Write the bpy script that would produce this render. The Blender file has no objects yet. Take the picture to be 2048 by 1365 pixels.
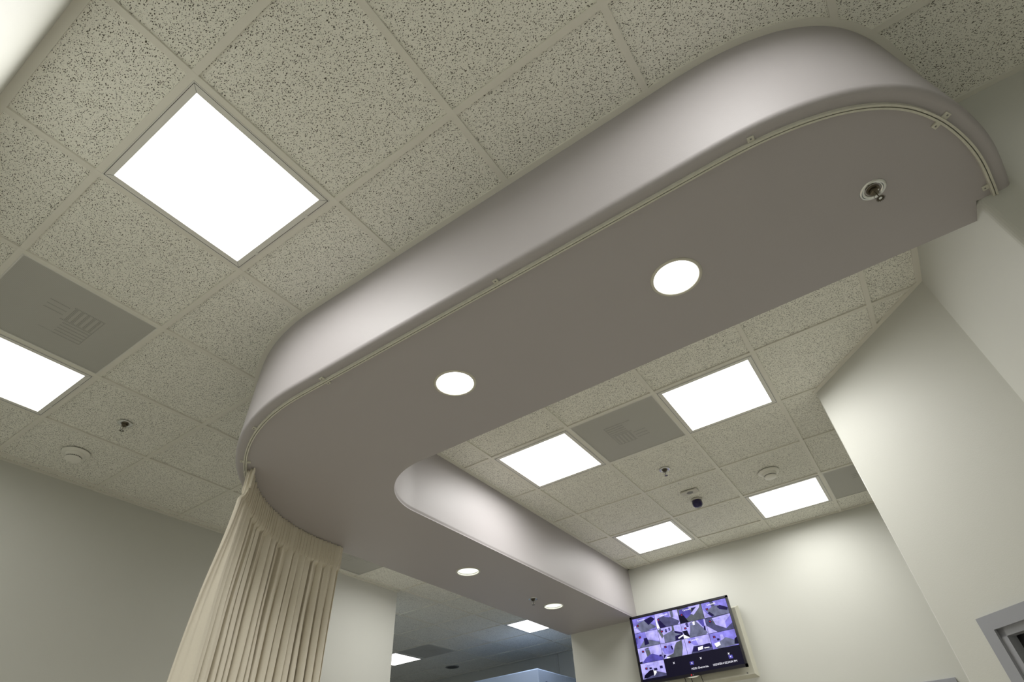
import bpy, bmesh, math, random
from mathutils import Vector, Matrix, noise
from mathutils.geometry import delaunay_2d_cdt
random.seed(7)
PI = math.pi
H = 3.5            # ceiling height; all z below are given relative to the ceiling and lifted by H
S = 0.6096         # ceiling module
sc = bpy.context.scene

# ------------------------------------------------------------------ camera
cam_data = bpy.data.cameras.new('camera')
cam = bpy.data.objects.new('camera', cam_data)
sc.collection.objects.link(cam)
Rr = (0.56607485, -0.8225409, -0.05464187)
Rd = (0.52832079, 0.41287639, -0.74189637)
Rf = (0.63280044, 0.39110044, 0.6682844)
m = Matrix(((Rr[0], -Rd[0], -Rf[0]), (Rr[1], -Rd[1], -Rf[1]), (Rr[2], -Rd[2], -Rf[2]))).to_4x4()
m.translation = Vector((-0.07181, -1.21439, H - 1.92244))
cam.matrix_world = m
cam_data.sensor_width = 36.0
cam_data.lens = 36.0 * 1084.08 / 2048
cam_data.clip_start = 0.05
sc.camera = cam

# ------------------------------------------------------------------ world, exposure
w = bpy.data.worlds.new('world'); sc.world = w; w.use_nodes = True
w.node_tree.nodes['Background'].inputs[0].default_value = (0.5, 0.52, 0.55, 1)
w.node_tree.nodes['Background'].inputs[1].default_value = 0.02
vs = sc.view_settings
vs.view_transform = 'Standard'; vs.look = 'None'; vs.gamma = 1; vs.exposure = 0.0
vs.use_curve_mapping = False
PANEL_W = 12.0      # watts of each square ceiling lamp
DOWN_W = 1.6
PANEL_COL = (1.0, 0.99, 0.965)

# ------------------------------------------------------------------ materials
def mat(name, col, rough=0.6, metal=0.0, emit=None, estr=0.0, noise_amt=0.0, noise_scale=30, bump=0.0, bump_scale=300, spec=0.5):
    m = bpy.data.materials.new(name); m.use_nodes = True
    nt = m.node_tree; b = nt.nodes['Principled BSDF']
    b.inputs['Base Color'].default_value = (*col, 1)
    b.inputs['Roughness'].default_value = rough
    b.inputs['Metallic'].default_value = metal
    b.inputs['Specular IOR Level'].default_value = spec
    if emit:
        b.inputs['Emission Color'].default_value = (*emit, 1)
        b.inputs['Emission Strength'].default_value = estr
    tc = nt.nodes.new('ShaderNodeTexCoord')
    if noise_amt > 0:
        n = nt.nodes.new('ShaderNodeTexNoise'); n.inputs['Scale'].default_value = noise_scale
        n.inputs['Detail'].default_value = 4
        nt.links.new(tc.outputs['Object'], n.inputs['Vector'])
        mx = nt.nodes.new('ShaderNodeMix'); mx.data_type = 'RGBA'
        mx.inputs['A'].default_value = (*[c * (1 - noise_amt) for c in col], 1)
        mx.inputs['B'].default_value = (*[min(1, c * (1 + noise_amt)) for c in col], 1)
        nt.links.new(n.outputs['Fac'], mx.inputs['Factor'])
        nt.links.new(mx.outputs['Result'], b.inputs['Base Color'])
    if bump > 0:
        n2 = nt.nodes.new('ShaderNodeTexNoise'); n2.inputs['Scale'].default_value = bump_scale
        n2.inputs['Detail'].default_value = 3
        nt.links.new(tc.outputs['Object'], n2.inputs['Vector'])
        bp = nt.nodes.new('ShaderNodeBump'); bp.inputs['Strength'].default_value = bump
        bp.inputs['Distance'].default_value = 0.002
        nt.links.new(n2.outputs['Fac'], bp.inputs['Height'])
        nt.links.new(bp.outputs['Normal'], b.inputs['Normal'])
    return m

def tile_material():
    m = bpy.data.materials.new('acoustic_tile'); m.use_nodes = True
    nt = m.node_tree; N = nt.nodes.new; L = nt.links.new
    b = nt.nodes['Principled BSDF']; b.inputs['Roughness'].default_value = 0.9
    b.inputs['Specular IOR Level'].default_value = 0.1
    tc = N('ShaderNodeTexCoord')
    warp = N('ShaderNodeTexNoise'); warp.inputs['Scale'].default_value = 22; warp.inputs['Detail'].default_value = 2
    L(tc.outputs['Object'], warp.inputs['Vector'])
    sub = N('ShaderNodeVectorMath'); sub.operation = 'SUBTRACT'; sub.inputs[1].default_value = (.5, .5, .5)
    L(warp.outputs['Color'], sub.inputs[0])
    scl = N('ShaderNodeVectorMath'); scl.operation = 'SCALE'; scl.inputs['Scale'].default_value = 0.025
    L(sub.outputs[0], scl.inputs[0])
    add = N('ShaderNodeVectorMath'); add.operation = 'ADD'
    L(tc.outputs['Object'], add.inputs[0]); L(scl.outputs[0], add.inputs[1])
    masks = []
    def layer(rot, sx, sy, thr0, thr1, seed, keep):
        mp = N('ShaderNodeMapping'); mp.inputs['Rotation'].default_value = (0, 0, rot)
        mp.inputs['Location'].default_value = (seed, seed * 1.7, 0)
        mp.inputs['Scale'].default_value = (sx, sy, 0.0)
        L(add.outputs[0], mp.inputs['Vector'])
        v = N('ShaderNodeTexVoronoi'); v.voronoi_dimensions = '2D'; v.inputs['Scale'].default_value = 1
        v.inputs['Randomness'].default_value = 1
        L(mp.outputs[0], v.inputs['Vector'])
        sep = N('ShaderNodeSeparateColor'); L(v.outputs['Color'], sep.inputs[0])
        rnd = N('ShaderNodeMapRange'); rnd.inputs['From Min'].default_value = keep
        rnd.inputs['From Max'].default_value = 1.0
        rnd.inputs['To Min'].default_value = thr0; rnd.inputs['To Max'].default_value = thr1
        rnd.clamp = False
        L(sep.outputs[0], rnd.inputs['Value'])
        d = N('ShaderNodeMath'); d.operation = 'SUBTRACT'
        L(rnd.outputs[0], d.inputs[0]); L(v.outputs['Distance'], d.inputs[1])
        g = N('ShaderNodeMath'); g.operation = 'MULTIPLY'; g.use_clamp = True; g.inputs[1].default_value = 14
        L(d.outputs[0], g.inputs[0])
        masks.append(g)
    layer(0.5, 200, 100, 0.0, 0.33, 0.0, 0.45)
    layer(2.1, 200, 105, 0.0, 0.33, 3.1, 0.50)
    layer(1.2, 150, 110, 0.0, 0.30, 7.7, 0.55)
    layer(0.0, 280, 280, 0.0, 0.26, 5.3, 0.5)
    cur = masks[0]
    for k in masks[1:]:
        mxn = N('ShaderNodeMath'); mxn.operation = 'MAXIMUM'
        L(cur.outputs[0], mxn.inputs[0]); L(k.outputs[0], mxn.inputs[1]); cur = mxn
    big = N('ShaderNodeTexNoise'); big.inputs['Scale'].default_value = 9; L(tc.outputs['Object'], big.inputs['Vector'])
    basec = N('ShaderNodeMix'); basec.data_type = 'RGBA'
    basec.inputs['A'].default_value = (0.88, 0.875, 0.79, 1); basec.inputs['B'].default_value = (0.94, 0.935, 0.85, 1)
    L(big.outputs['Fac'], basec.inputs['Factor'])
    fin = N('ShaderNodeMix'); fin.data_type = 'RGBA'; fin.inputs['B'].default_value = (0.13, 0.12, 0.095, 1)
    L(cur.outputs[0], fin.inputs['Factor']); L(basec.outputs['Result'], fin.inputs['A'])
    L(fin.outputs['Result'], b.inputs['Base Color'])
    bp = N('ShaderNodeBump'); bp.invert = True; bp.inputs['Strength'].default_value = 0.5; bp.inputs['Distance'].default_value = 0.002
    L(cur.outputs[0], bp.inputs['Height']); L(bp.outputs['Normal'], b.inputs['Normal'])
    return m

def perforated_material():
    m = bpy.data.materials.new('perforated_metal'); m.use_nodes = True
    nt = m.node_tree; N = nt.nodes.new; L = nt.links.new
    b = nt.nodes['Principled BSDF']; b.inputs['Roughness'].default_value = 0.5
    b.inputs['Base Color'].default_value = (0.70, 0.695, 0.64, 1)
    tc = N('ShaderNodeTexCoord')
    mp = N('ShaderNodeVectorMath'); mp.operation = 'SCALE'; mp.inputs['Scale'].default_value = 190
    L(tc.outputs['Object'], mp.inputs[0])
    fr = N('ShaderNodeVectorMath'); fr.operation = 'FRACTION'; L(mp.outputs[0], fr.inputs[0])
    sb = N('ShaderNodeVectorMath'); sb.operation = 'SUBTRACT'; sb.inputs[1].default_value = (.5, .5, 0); L(fr.outputs[0], sb.inputs[0])
    ml = N('ShaderNodeVectorMath'); ml.operation = 'MULTIPLY'; ml.inputs[1].default_value = (1, 1, 0); L(sb.outputs[0], ml.inputs[0])
    ln = N('ShaderNodeVectorMath'); ln.operation = 'LENGTH'; L(ml.outputs[0], ln.inputs[0])
    gt = N('ShaderNodeMath'); gt.operation = 'GREATER_THAN'; gt.inputs[1].default_value = 0.38
    L(ln.outputs['Value'], gt.inputs[0]); L(gt.outputs[0], b.inputs['Alpha'])
    return m

WALL = mat('wall_paint', (0.66, 0.665, 0.61), 0.55, noise_amt=0.02, noise_scale=3, bump=0.15, bump_scale=220)
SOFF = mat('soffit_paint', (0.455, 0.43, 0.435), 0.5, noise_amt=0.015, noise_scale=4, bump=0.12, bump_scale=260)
TILE = tile_material()
GRID = mat('grid_metal', (0.80, 0.785, 0.70), 0.45)
FRAME = mat('white_enamel', (0.78, 0.775, 0.72), 0.35)
DIFF = mat('lit_lens', (0.9, 0.9, 0.9), 0.4, emit=PANEL_COL, estr=3.0)
DLENS = mat('downlight_lens', (0.9, 0.9, 0.85), 0.3, emit=(1.0, 1.0, 0.97), estr=5.0)
DLENS2 = mat('downlight_reflector', (0.9, 0.9, 0.85), 0.3, emit=(0.93, 1.0, 0.90), estr=1.1)
RING = mat('trim_ring_metal', (0.62, 0.60, 0.52), 0.3, metal=0.4)
PERF = perforated_material()
PAN = mat('duct_pan', (0.62, 0.62, 0.58), 0.6)
LOUV = mat('louvre_dark', (0.035, 0.035, 0.032), 0.6)
FLOOR = mat('vinyl_floor', (0.58, 0.54, 0.46), 0.45, noise_amt=0.1, noise_scale=14)
CHROME = mat('chrome', (0.75, 0.76, 0.74), 0.14, metal=1.0)
BRASS = mat('aged_brass', (0.16, 0.14, 0.10), 0.35, metal=0.8)
DARK = mat('dark_gap', (0.03, 0.03, 0.03), 0.8)
PLAST = mat('ivory_plastic', (0.88, 0.87, 0.79), 0.4)
SLOT = mat('slot_black', (0.02, 0.02, 0.02), 0.7)
TRACK = mat('track_white', (0.66, 0.65, 0.56), 0.4, noise_amt=0.12, noise_scale=60)
CURT = mat('curtain_cloth', (0.82, 0.765, 0.64), 0.9, noise_amt=0.04, noise_scale=160, bump=0.35, bump_scale=900, spec=0.1)
BEZ = mat('tv_black', (0.012, 0.011, 0.016), 0.25)
SCRB = mat('screen_black', (0.005, 0.005, 0.01), 0.5, emit=(0.02, 0.015, 0.06), estr=0.2, spec=0.1)
WTXT = mat('screen_white', (0.5, 0.5, 0.5), 0.4, emit=(0.85, 0.85, 1.0), estr=0.9)
RED = mat('screen_red', (0.3, 0.0, 0.0), 0.4, emit=(0.9, 0.03, 0.05), estr=0.6)
GREYL = mat('logo_grey', (0.4, 0.4, 0.42), 0.4)
PLATE = mat('wall_plate_ivory', (0.72, 0.71, 0.60), 0.4)
CABLE = mat('cable_black', (0.02, 0.02, 0.02), 0.5)
WINF = mat('window_frame_grey', (0.36, 0.37, 0.40), 0.4)
GASK = mat('window_gasket', (0.015, 0.015, 0.018), 0.6)
GLASSD = mat('window_glass', (0.05, 0.06, 0.06), 0.06)
BOOTH = mat('booth_blue', (0.58, 0.70, 0.92), 0.5)
VIOL = mat('dome_violet_black', (0.018, 0.012, 0.075), 0.12)
SENS = mat('sensor_grey', (0.62, 0.60, 0.53), 0.5)
SENSO = mat('sensor_oval', (0.20, 0.20, 0.19), 0.5)
SP = {}
for nm, c in dict(lav=(0.27, 0.24, 0.80), pale=(0.50, 0.46, 1.0), mid=(0.10, 0.085, 0.42), floor=(0.085, 0.085, 0.19),
                  floor2=(0.16, 0.17, 0.27), dark=(0.015, 0.01, 0.07), darker=(0.005, 0.004, 0.02), olive=(0.11, 0.12, 0.14)).items():
    SP[nm] = mat('screen_' + nm, tuple(x * .1 for x in c), 0.5, emit=c, estr=0.95, spec=0.1)
    nt = SP[nm].node_tree; N = nt.nodes.new
    tc = N('ShaderNodeTexCoord'); nz = N('ShaderNodeTexNoise'); nz.inputs['Scale'].default_value = 17; nz.inputs['Detail'].default_value = 6
    nt.links.new(tc.outputs['Object'], nz.inputs['Vector'])
    mr = N('ShaderNodeMapRange'); mr.inputs['From Min'].default_value = 0.3; mr.inputs['From Max'].default_value = 0.7
    mr.inputs['To Min'].default_value = 0.55; mr.inputs['To Max'].default_value = 1.25
    nt.links.new(nz.outputs['Fac'], mr.inputs['Value']); nt.links.new(mr.outputs[0], nt.nodes['Principled BSDF'].inputs['Emission Strength'])

# ------------------------------------------------------------------ helpers
def link(o):
    sc.collection.objects.link(o); return o

def tag(o, label=None, cat=None, group=None, kind=None):
    if label: o['label'] = label
    if cat: o['category'] = cat
    if group: o['group'] = group
    if kind: o['kind'] = kind
    return o

def thing(name, loc, label, cat, group=None, rotz=0.0):
    o = link(bpy.data.objects.new(name, None)); o.location = loc; o.rotation_euler = (0, 0, rotz)
    o.empty_display_size = 0.1
    return tag(o, label, cat, group)

def obj(name, bm, mats, parent=None, smooth=False, loc=None):
    me = bpy.data.meshes.new(name)
    bmesh.ops.recalc_face_normals(bm, faces=bm.faces)
    bm.to_mesh(me); bm.free()
    if not isinstance(mats, (list, tuple)): mats = [mats]
    for x in mats: me.materials.append(x)
    if smooth:
        for p in me.polygons: p.use_smooth = True
    o = link(bpy.data.objects.new(name, me))
    if parent is not None: o.parent = parent
    if loc is not None: o.location = loc
    return o

def sharp(o, ang=35):
    me = o.data
    for p in me.polygons: p.use_smooth = True
    me.set_sharp_from_angle(angle=math.radians(ang))
    return o

def box(bm, x0, x1, y0, y1, z0, z1, mi=0, bev=0.0):
    v = [bm.verts.new(p) for p in ((x0, y0, z0), (x1, y0, z0), (x1, y1, z0), (x0, y1, z0), (x0, y0, z1), (x1, y0, z1), (x1, y1, z1), (x0, y1, z1))]
    fs = []
    for f in ((0, 3, 2, 1), (4, 5, 6, 7), (0, 1, 5, 4), (1, 2, 6, 5), (2, 3, 7, 6), (3, 0, 4, 7)):
        q = bm.faces.new([v[i] for i in f]); q.material_index = mi; fs.append(q)
    if bev > 0:
        es = list({e for f in fs for e in f.edges})
        bmesh.ops.bevel(bm, geom=es, offset=bev, segments=2, affect='EDGES', profile=0.5)
    return bm

def lathe(bm, prof, n=48, mi=0, cx=0, cy=0):
    rings = []
    for r, z in prof:
        if r < 1e-6: rings.append([bm.verts.new((cx, cy, z))])
        else: rings.append([bm.verts.new((cx + r * math.cos(2 * PI * k / n), cy + r * math.sin(2 * PI * k / n), z)) for k in range(n)])
    for a, b in zip(rings, rings[1:]):
        for k in range(n):
            k2 = (k + 1) % n
            if len(a) == 1 and len(b) == 1: continue
            if len(a) == 1: f = bm.faces.new((a[0], b[k2], b[k]))
            elif len(b) == 1: f = bm.faces.new((a[k], a[k2], b[0]))
            else: f = bm.faces.new((a[k], a[k2], b[k2], b[k]))
            f.material_index = mi
    return bm

def tube(bm, pts, r, n=8, mi=0):
    pts = [Vector(p) for p in pts]; rings = []
    up = Vector((0, 0, 1))
    for i, p in enumerate(pts):
        t = (pts[min(i + 1, len(pts) - 1)] - pts[max(i - 1, 0)]).normalized()
        a = t.cross(up)
        if a.length < 1e-3: a = t.cross(Vector((1, 0, 0)))
        a.normalize(); b = t.cross(a)
        rings.append([bm.verts.new(p + a * r * math.cos(2 * PI * k / n) + b * r * math.sin(2 * PI * k / n)) for k in range(n)])
    for A, B in zip(rings, rings[1:]):
        for k in range(n):
            f = bm.faces.new((A[k], A[(k + 1) % n], B[(k + 1) % n], B[k])); f.material_index = mi
    for R_ in (rings[0], rings[-1]):
        f = bm.faces.new(R_); f.material_index = mi
    return bm

def poly_prism(bm, pts, z0, z1, mi=0):
    a = [bm.verts.new((x, y, z0)) for x, y in pts]; b = [bm.verts.new((x, y, z1)) for x, y in pts]
    n = len(pts)
    fs = [bm.faces.new(a[::-1]), bm.faces.new(b)]
    for k in range(n): fs.append(bm.faces.new((a[k], a[(k + 1) % n], b[(k + 1) % n], b[k])))
    for f in fs: f.material_index = mi
    return bm

def copy_tree(root, loc, label=None, rotz=None):
    def rec(o, parent):
        c = o.copy(); link(c)
        if parent is not None: c.parent = parent
        for ch in list(o.children): rec(ch, c)
        return c
    r = rec(root, None); r.location = loc
    if label: r['label'] = label
    if rotz is not None: r.rotation_euler = (0, 0, rotz)
    return r

def structure(name, bm, m, label=None):
    o = obj(name, bm, m); o['kind'] = 'structure'
    if label: o['label'] = label
    return o

# ------------------------------------------------------------------ plan of the rooms
XL, YL = -0.33, 3.12          # wall beside the camera, wall behind the curtain
XW, YW = 1.68, -1.965         # corner where the soffit dies into the wall
XB = 5.40                     # wall with the television
YB = 1.72                     # free end of that wall
YE = -3.6                     # end of the room behind the camera
YI = -3.0
XF, YF = 8.0, 7.2             # far room
GX, GY = 2.6698, 0.7210       # origin of the inner ceiling grid

def wall(name, x0, x1, y0, y1, z0=-H, z1=0.03):
    bm = bmesh.new(); box(bm, x0, x1, y0, y1, H + z0, H + z1); return structure(name, bm, WALL)

wall('wall_left', XL - 0.15, XL, YE, YL + 0.15)
wall('wall_curtain_side', XL, 4.27, YL, YL + 0.15)
wall('wall_far_room_left', 4.12, 4.27, YL + 0.15, YF)
wall('wall_far_room_end', XF, XF + 0.15, 1.55, YF + 0.15)
wall('wall_far_room_side', 4.12, XF, YF, YF + 0.15)
wall('wall_back', XB, XB + 0.15, YI, YB)
wall('wall_passage', XB + 0.15, XF, YB - 0.15, YB)
wall('wall_behind', XL, XW + 0.05, YE - 0.15, YE)
# right wall: block between the soffit corner and the 45 degree pier
RX1, RX2, RY2 = 2.645, 3.325, -1.32
bm = bmesh.new()
def rounded(corner, a, b, r, n=6):
    c = Vector(corner); da = (Vector(a) - c).normalized(); db = (Vector(b) - c).normalized()
    p0 = c + da * r; p1 = c + db * r; out = []
    for k in range(n + 1):
        t = k / n; out.append(tuple(p0 * (1 - t) ** 2 + c * 2 * t * (1 - t) + p1 * t ** 2))
    return out
# 45 degree face carries the window opening
du = Vector((RX2 - RX1, RY2 - YW)).normalized(); DL = (Vector((RX2, RY2)) - Vector((RX1, YW))).length
W0, W1, WZ1, WZ0 = 0.115, DL - 0.262, -1.418, -2.45    # opening along the face and in height
pl = [(XW, YE)] + rounded((XW, YW), (XW, YE), (RX1, YW), 0.03) + [(RX1, YW)]
def dg(s, d=0.0):
    p = Vector((RX1, YW)) + du * s + Vector((du.y, -du.x)) * d
    return (p.x, p.y)
TH = 0.14
poly_prism(bm, pl[:-1] + [(RX1 + 0.003, YW), (RX1 + 0.10, YW - 0.095), (RX1 + 0.06, YW - TH), (XW + 0.15, YW - TH), (XW + 0.15, YE)], 0, H + 0.03)
structure('wall_right', bm, WALL)
bm = bmesh.new()
def dbox(bm, s0, s1, d0, d1, z0, z1, mi=0):
    poly_prism(bm, [dg(s0, d0), dg(s1, d0), dg(s1, d1), dg(s0, d1)], H + z0, H + z1, mi)
dbox(bm, 0, W0, 0, TH, -H, 0.03); dbox(bm, W1, DL, 0, TH, -H, 0.03)
dbox(bm, W0, W1, 0, TH, -H, WZ0); dbox(bm, W0, W1, 0, TH, WZ1, 0.03)
structure('wall_angled', bm, WALL)
wall('wall_pier', RX2, RX2 + 0.12, YI, RY2)
wall('wall_room_end', RX2 + 0.12, XB + 0.15, YI - 0.15, YI)
bm = bmesh.new(); box(bm, XL - 0.15, XF + 0.15, YE - 0.15, YF + 0.15, -0.1, 0.0)
structure('floor', bm, FLOOR)
bm = bmesh.new(); box(bm, XL - 0.15, XF + 0.15, YE - 0.15, YF + 0.15, H + 0.007, H + 0.12)
structure('ceiling', bm, TILE)

# window in the angled wall
bm = bmesh.new()
cw = 0.055
for (s0, s1, z0, z1) in ((W0 - cw, W1 + cw, WZ1, WZ1 + cw), (W0 - cw, W1 + cw, WZ0 - cw, WZ0), (W0 - cw, W0, WZ0, WZ1), (W1, W1 + cw, WZ0, WZ1)):
    dbox(bm, s0, s1, -0.022, 0.0, z0, z1)
for (s0, s1, z0, z1) in ((W0, W1, WZ1 - 0.03, WZ1), (W0, W1, WZ0, WZ0 + 0.03), (W0, W0 + 0.03, WZ0, WZ1), (W1 - 0.03, W1, WZ0, WZ1)):
    dbox(bm, s0, s1, -0.010, 0.10, z0, z1)
win = structure('window_1', bm, WINF, 'grey framed window in the angled wall')
bm = bmesh.new()
i0, i1, j0, j1 = W0 + 0.03, W1 - 0.03, WZ0 + 0.03, WZ1 - 0.03
for (s0, s1, z0, z1) in ((i0, i1, j1 - 0.02, j1), (i0, i1, j0, j0 + 0.02), (i0, i0 + 0.02, j0, j1), (i1 - 0.02, i1, j0, j1)):
    dbox(bm, s0, s1, 0.035, 0.075, z0, z1)
obj('window_gasket', bm, GASK, win)
bm = bmesh.new(); dbox(bm, i0, i1, 0.05, 0.058, j0, j1); obj('window_pane', bm, GLASSD, win)
# dark top edge of a small wall item low on the television wall
bm = bmesh.new(); box(bm, XB - 0.03, XB, -1.31, -0.95, H - 1.62, H - 1.298, bev=0.003)
tag(obj('notice_board', bm, WINF), 'grey framed board low on the back wall beside the angled wall', 'board')

# ------------------------------------------------------------------ ceiling grids
def bars(region, ox, oy, i0, i1, j0, j1, holes, z=0.0):
    bm = bmesh.new(); hw = 0.0122; st = 0.02
    def run(fixed, a0, a1, vert, dz):
        a = a0; start = None
        while a <= a1 + 1e-6:
            x, y = (fixed, a) if vert else (a, fixed)
            ok = region(x, y) and a < a1
            if ok and start is None: start = a
            if not ok and start is not None:
                if a - start > 0.01:
                    if vert: box(bm, fixed - hw, fixed + hw, start, a, H - 0.001 + dz, H + 0.012)
                    else: box(bm, start, a, fixed - hw, fixed + hw, H - 0.001 + dz, H + 0.012)
                start = None
            a += st
    for i in range(i0, i1 + 1): run(ox + i * S, oy + j0 * S, oy + j1 * S, True, 0.0)
    for j in range(j0, j1 + 1): run(oy + j * S, ox + i0 * S, ox + i1 * S, False, -0.0006)
    return bm
def inner(x, y):
    if not (1.385 < x < XB and YI < y < 1.385): return False
    if y < YW - 0.01 and x < RX2 + 0.1: return False
    if x > RX1 and x < RX2 + 0.1 and (x - RX1) > (y - YW) - 0.0 and y < RY2 + 0.0: return False
    return True
def outer(x, y):
    if x < XL or y < YE or x > XF or y > YF: return False
    if y > YL and x < 4.27: return False
    if y < 1.385 and x > 1.385 and not (y < -1.98 and x < XW): return False
    if x > XB and y < YB: return False
    return True
structure('trim_1', bars(outer, 0, 0, -1, 14, -6, 12, None), GRID, 'outer ceiling grid')
structure('trim_2', bars(inner, GX, GY, -3, 5, -7, 2, None), GRID, 'inner ceiling grid')

# ------------------------------------------------------------------ curved soffit
HS = -0.47
X0, X1 = 0.967, 1.785
Y1, Y2 = 0.968, 1.765
def arc(cx, cy, r, a0, a1, n):
    return [(cx + r * math.cos(math.radians(a0 + (a1 - a0) * k / n)), cy + r * math.sin(math.radians(a0 + (a1 - a0) * k / n))) for k in range(n + 1)]
def catmull(P, n=5):
    out = []
    for i in range(len(P) - 1):
        p0 = Vector(P[max(i - 1, 0)]); p1 = Vector(P[i]); p2 = Vector(P[i + 1]); p3 = Vector(P[min(i + 2, len(P) - 1)])
        for k in range(n):
            t = k / n
            out.append(tuple(0.5 * ((2 * p1) + (p2 - p0) * t + (2 * p0 - 5 * p1 + 4 * p2 - p3) * t * t + (3 * p1 - p0 - 3 * p2 + p3) * t ** 3)))
    out.append(tuple(P[-1])); return out
endc = catmull([(1.685, -2.068), (1.60, -2.052), (1.48, -2.024), (1.37, -1.985), (1.255, -1.928), (1.155, -1.855), (1.085, -1.775), (1.032, -1.68), (0.997, -1.575), (0.976, -1.46), (0.968, -1.34), (0.967, -1.2)])
outer_path = endc + [(X0, y * 0.1) for y in range(-11, 5)] + arc(2.167, Y2 - 1.2, 1.2, 180, 90, 60) + [(2.5 + 0.29 * k, Y2) for k in range(11)]
outer_path[-1] = (XB, Y2)
inner_path = [(XB, Y1)] + [(5.1 - 0.29 * k, Y1) for k in range(10)] + arc(X1 + 0.42, Y1 - 0.42, 0.42, 90, 180, 24) + [(X1, 0.4 - 0.2 * k) for k in range(12)] + [(X1, YW)]
def normals(P):
    N = []
    for i in range(len(P)):
        a = Vector(P[max(i - 1, 0)]); b = Vector(P[min(i + 1, len(P) - 1)]); t = (b - a).normalized()
        N.append(Vector((t.y, -t.x)))      # right of travel
    return N
# travel along outer_path goes +y with the soffit on the right
No = normals(outer_path); Ni = normals(inner_path)
def ring(d, z):
    o = [(Vector(p) + n * d, z) for p, n in zip(outer_path, No)]
    i = [(Vector(p) + n * min(d, 0.006) , z) for p, n in zip(inner_path, Ni)]
    r = [(v.x, v.y, zz) for v, zz in o + i]
    r.append((XW + 0.0, YW, z))
    return r
rb = 0.022
prof = [(0.0, 0.0), (0.0, HS + rb)] + [(rb * (1 - math.cos(t * PI / 2)), HS + rb * (1 - math.sin(t * PI / 2))) for t in (0.2, .4, .6, .8, 1.0)]
bm = bmesh.new(); rings = []
for d, z in prof:
    rings.append([bm.verts.new((x, y, H + zz)) for x, y, zz in ring(d, z)])
n = len(rings[0])
for a, b in zip(rings, rings[1:]):
    for k in range(n): bm.faces.new((a[k], a[(k + 1) % n], b[(k + 1) % n], b[k]))
DL_POS = [(1.388, -1.030), (1.378, -0.012), (3.235, 1.365), (4.44, 1.345)]
DR = 0.082
outline = [(v.co.x, v.co.y) for v in rings[-1]]
verts = [Vector(p) for p in outline]; edges = [(k, (k + 1) % n) for k in range(n)]
holes = []
for cx, cy in DL_POS:
    s = len(verts); q = 40
    verts += [Vector((cx + DR * math.cos(2 * PI * k / q), cy + DR * math.sin(2 * PI * k / q))) for k in range(q)]
    edges += [(s + k, s + (k + 1) % q) for k in range(q)]
co, ed, fa, ov, oe, of = delaunay_2d_cdt(verts, edges, [], 2, 1e-6)   # 2: keep inside, with holes by even-odd
def inpoly(x, y, P):
    c = False; j = len(P) - 1
    for i in range(len(P)):
        if (P[i][1] > y) != (P[j][1] > y) and x < (P[j][0] - P[i][0]) * (y - P[i][1]) / (P[j][1] - P[i][1]) + P[i][0]: c = not c
        j = i
    return c
nv = [bm.verts.new((p.x, p.y, H + HS)) for p in co]
for f in fa:
    cx = sum(co[i].x for i in f) / len(f); cy = sum(co[i].y for i in f) / len(f)
    if not inpoly(cx, cy, outline): continue
    if any((cx - hx) ** 2 + (cy - hy) ** 2 < (DR * 0.985) ** 2 for hx, hy in DL_POS): continue
    bm.faces.new([nv[i] for i in f])
bmesh.ops.remove_doubles(bm, verts=bm.verts, dist=1e-5)
for v in [v for v in bm.verts if not v.link_faces]: bm.verts.remove(v)
so = obj('curved_soffit', bm, SOFF); sharp(so, 50)
so['kind'] = 'structure'; so.name = 'trim_3'; so['label'] = 'curved mauve grey soffit'

# wall angles: strips of ceiling trim that follow walls and the soffit
def strip(name, pts, wdt, side=1, z=-0.002, label=None):
    bm = bmesh.new(); N = normals(pts)
    a = [bm.verts.new((p[0], p[1], H + z)) for p in pts]
    b = [bm.verts.new((p[0] + nn.x * wdt * side, p[1] + nn.y * wdt * side, H + z)) for p, nn in zip(pts, N)]
    c = [bm.verts.new((p[0] + nn.x * wdt * side, p[1] + nn.y * wdt * side, H + z + 0.012)) for p, nn in zip(pts, N)]
    for k in range(len(pts) - 1):
        bm.faces.new((a[k], a[k + 1], b[k + 1], b[k])); bm.faces.new((b[k], b[k + 1], c[k + 1], c[k]))
    return structure(name, bm, GRID, label)
strip('trim_4', outer_path, 0.024, -1)
strip('trim_5', inner_path, 0.022, -1)
strip('trim_6', [(XL, YE), (XL, YL)], 0.030, 1)
strip('trim_7', [(XL, YL), (4.27, YL)], 0.022, 1)
strip('trim_8', [(XB, Y1), (XB, YI)], 0.022, 1)
strip('trim_9', [(X1, YW), (RX1 - 0.03, YW), (RX1, YW), (RX1 + 0.02, YW + 0.0188), (RX2, RY2)], 0.026, -1)
strip('trim_10', [(XW, YE), (XW, YW)], 0.022, -1)
# vertical joints on the far room wall
for k, yy in enumerate((3.39, 5.70)):
    bm = bmesh.new(); box(bm, XF - 0.012, XF, yy - 0.02, yy + 0.02, 0, H); structure('trim_%d' % (11 + k), bm, PAN)

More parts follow.
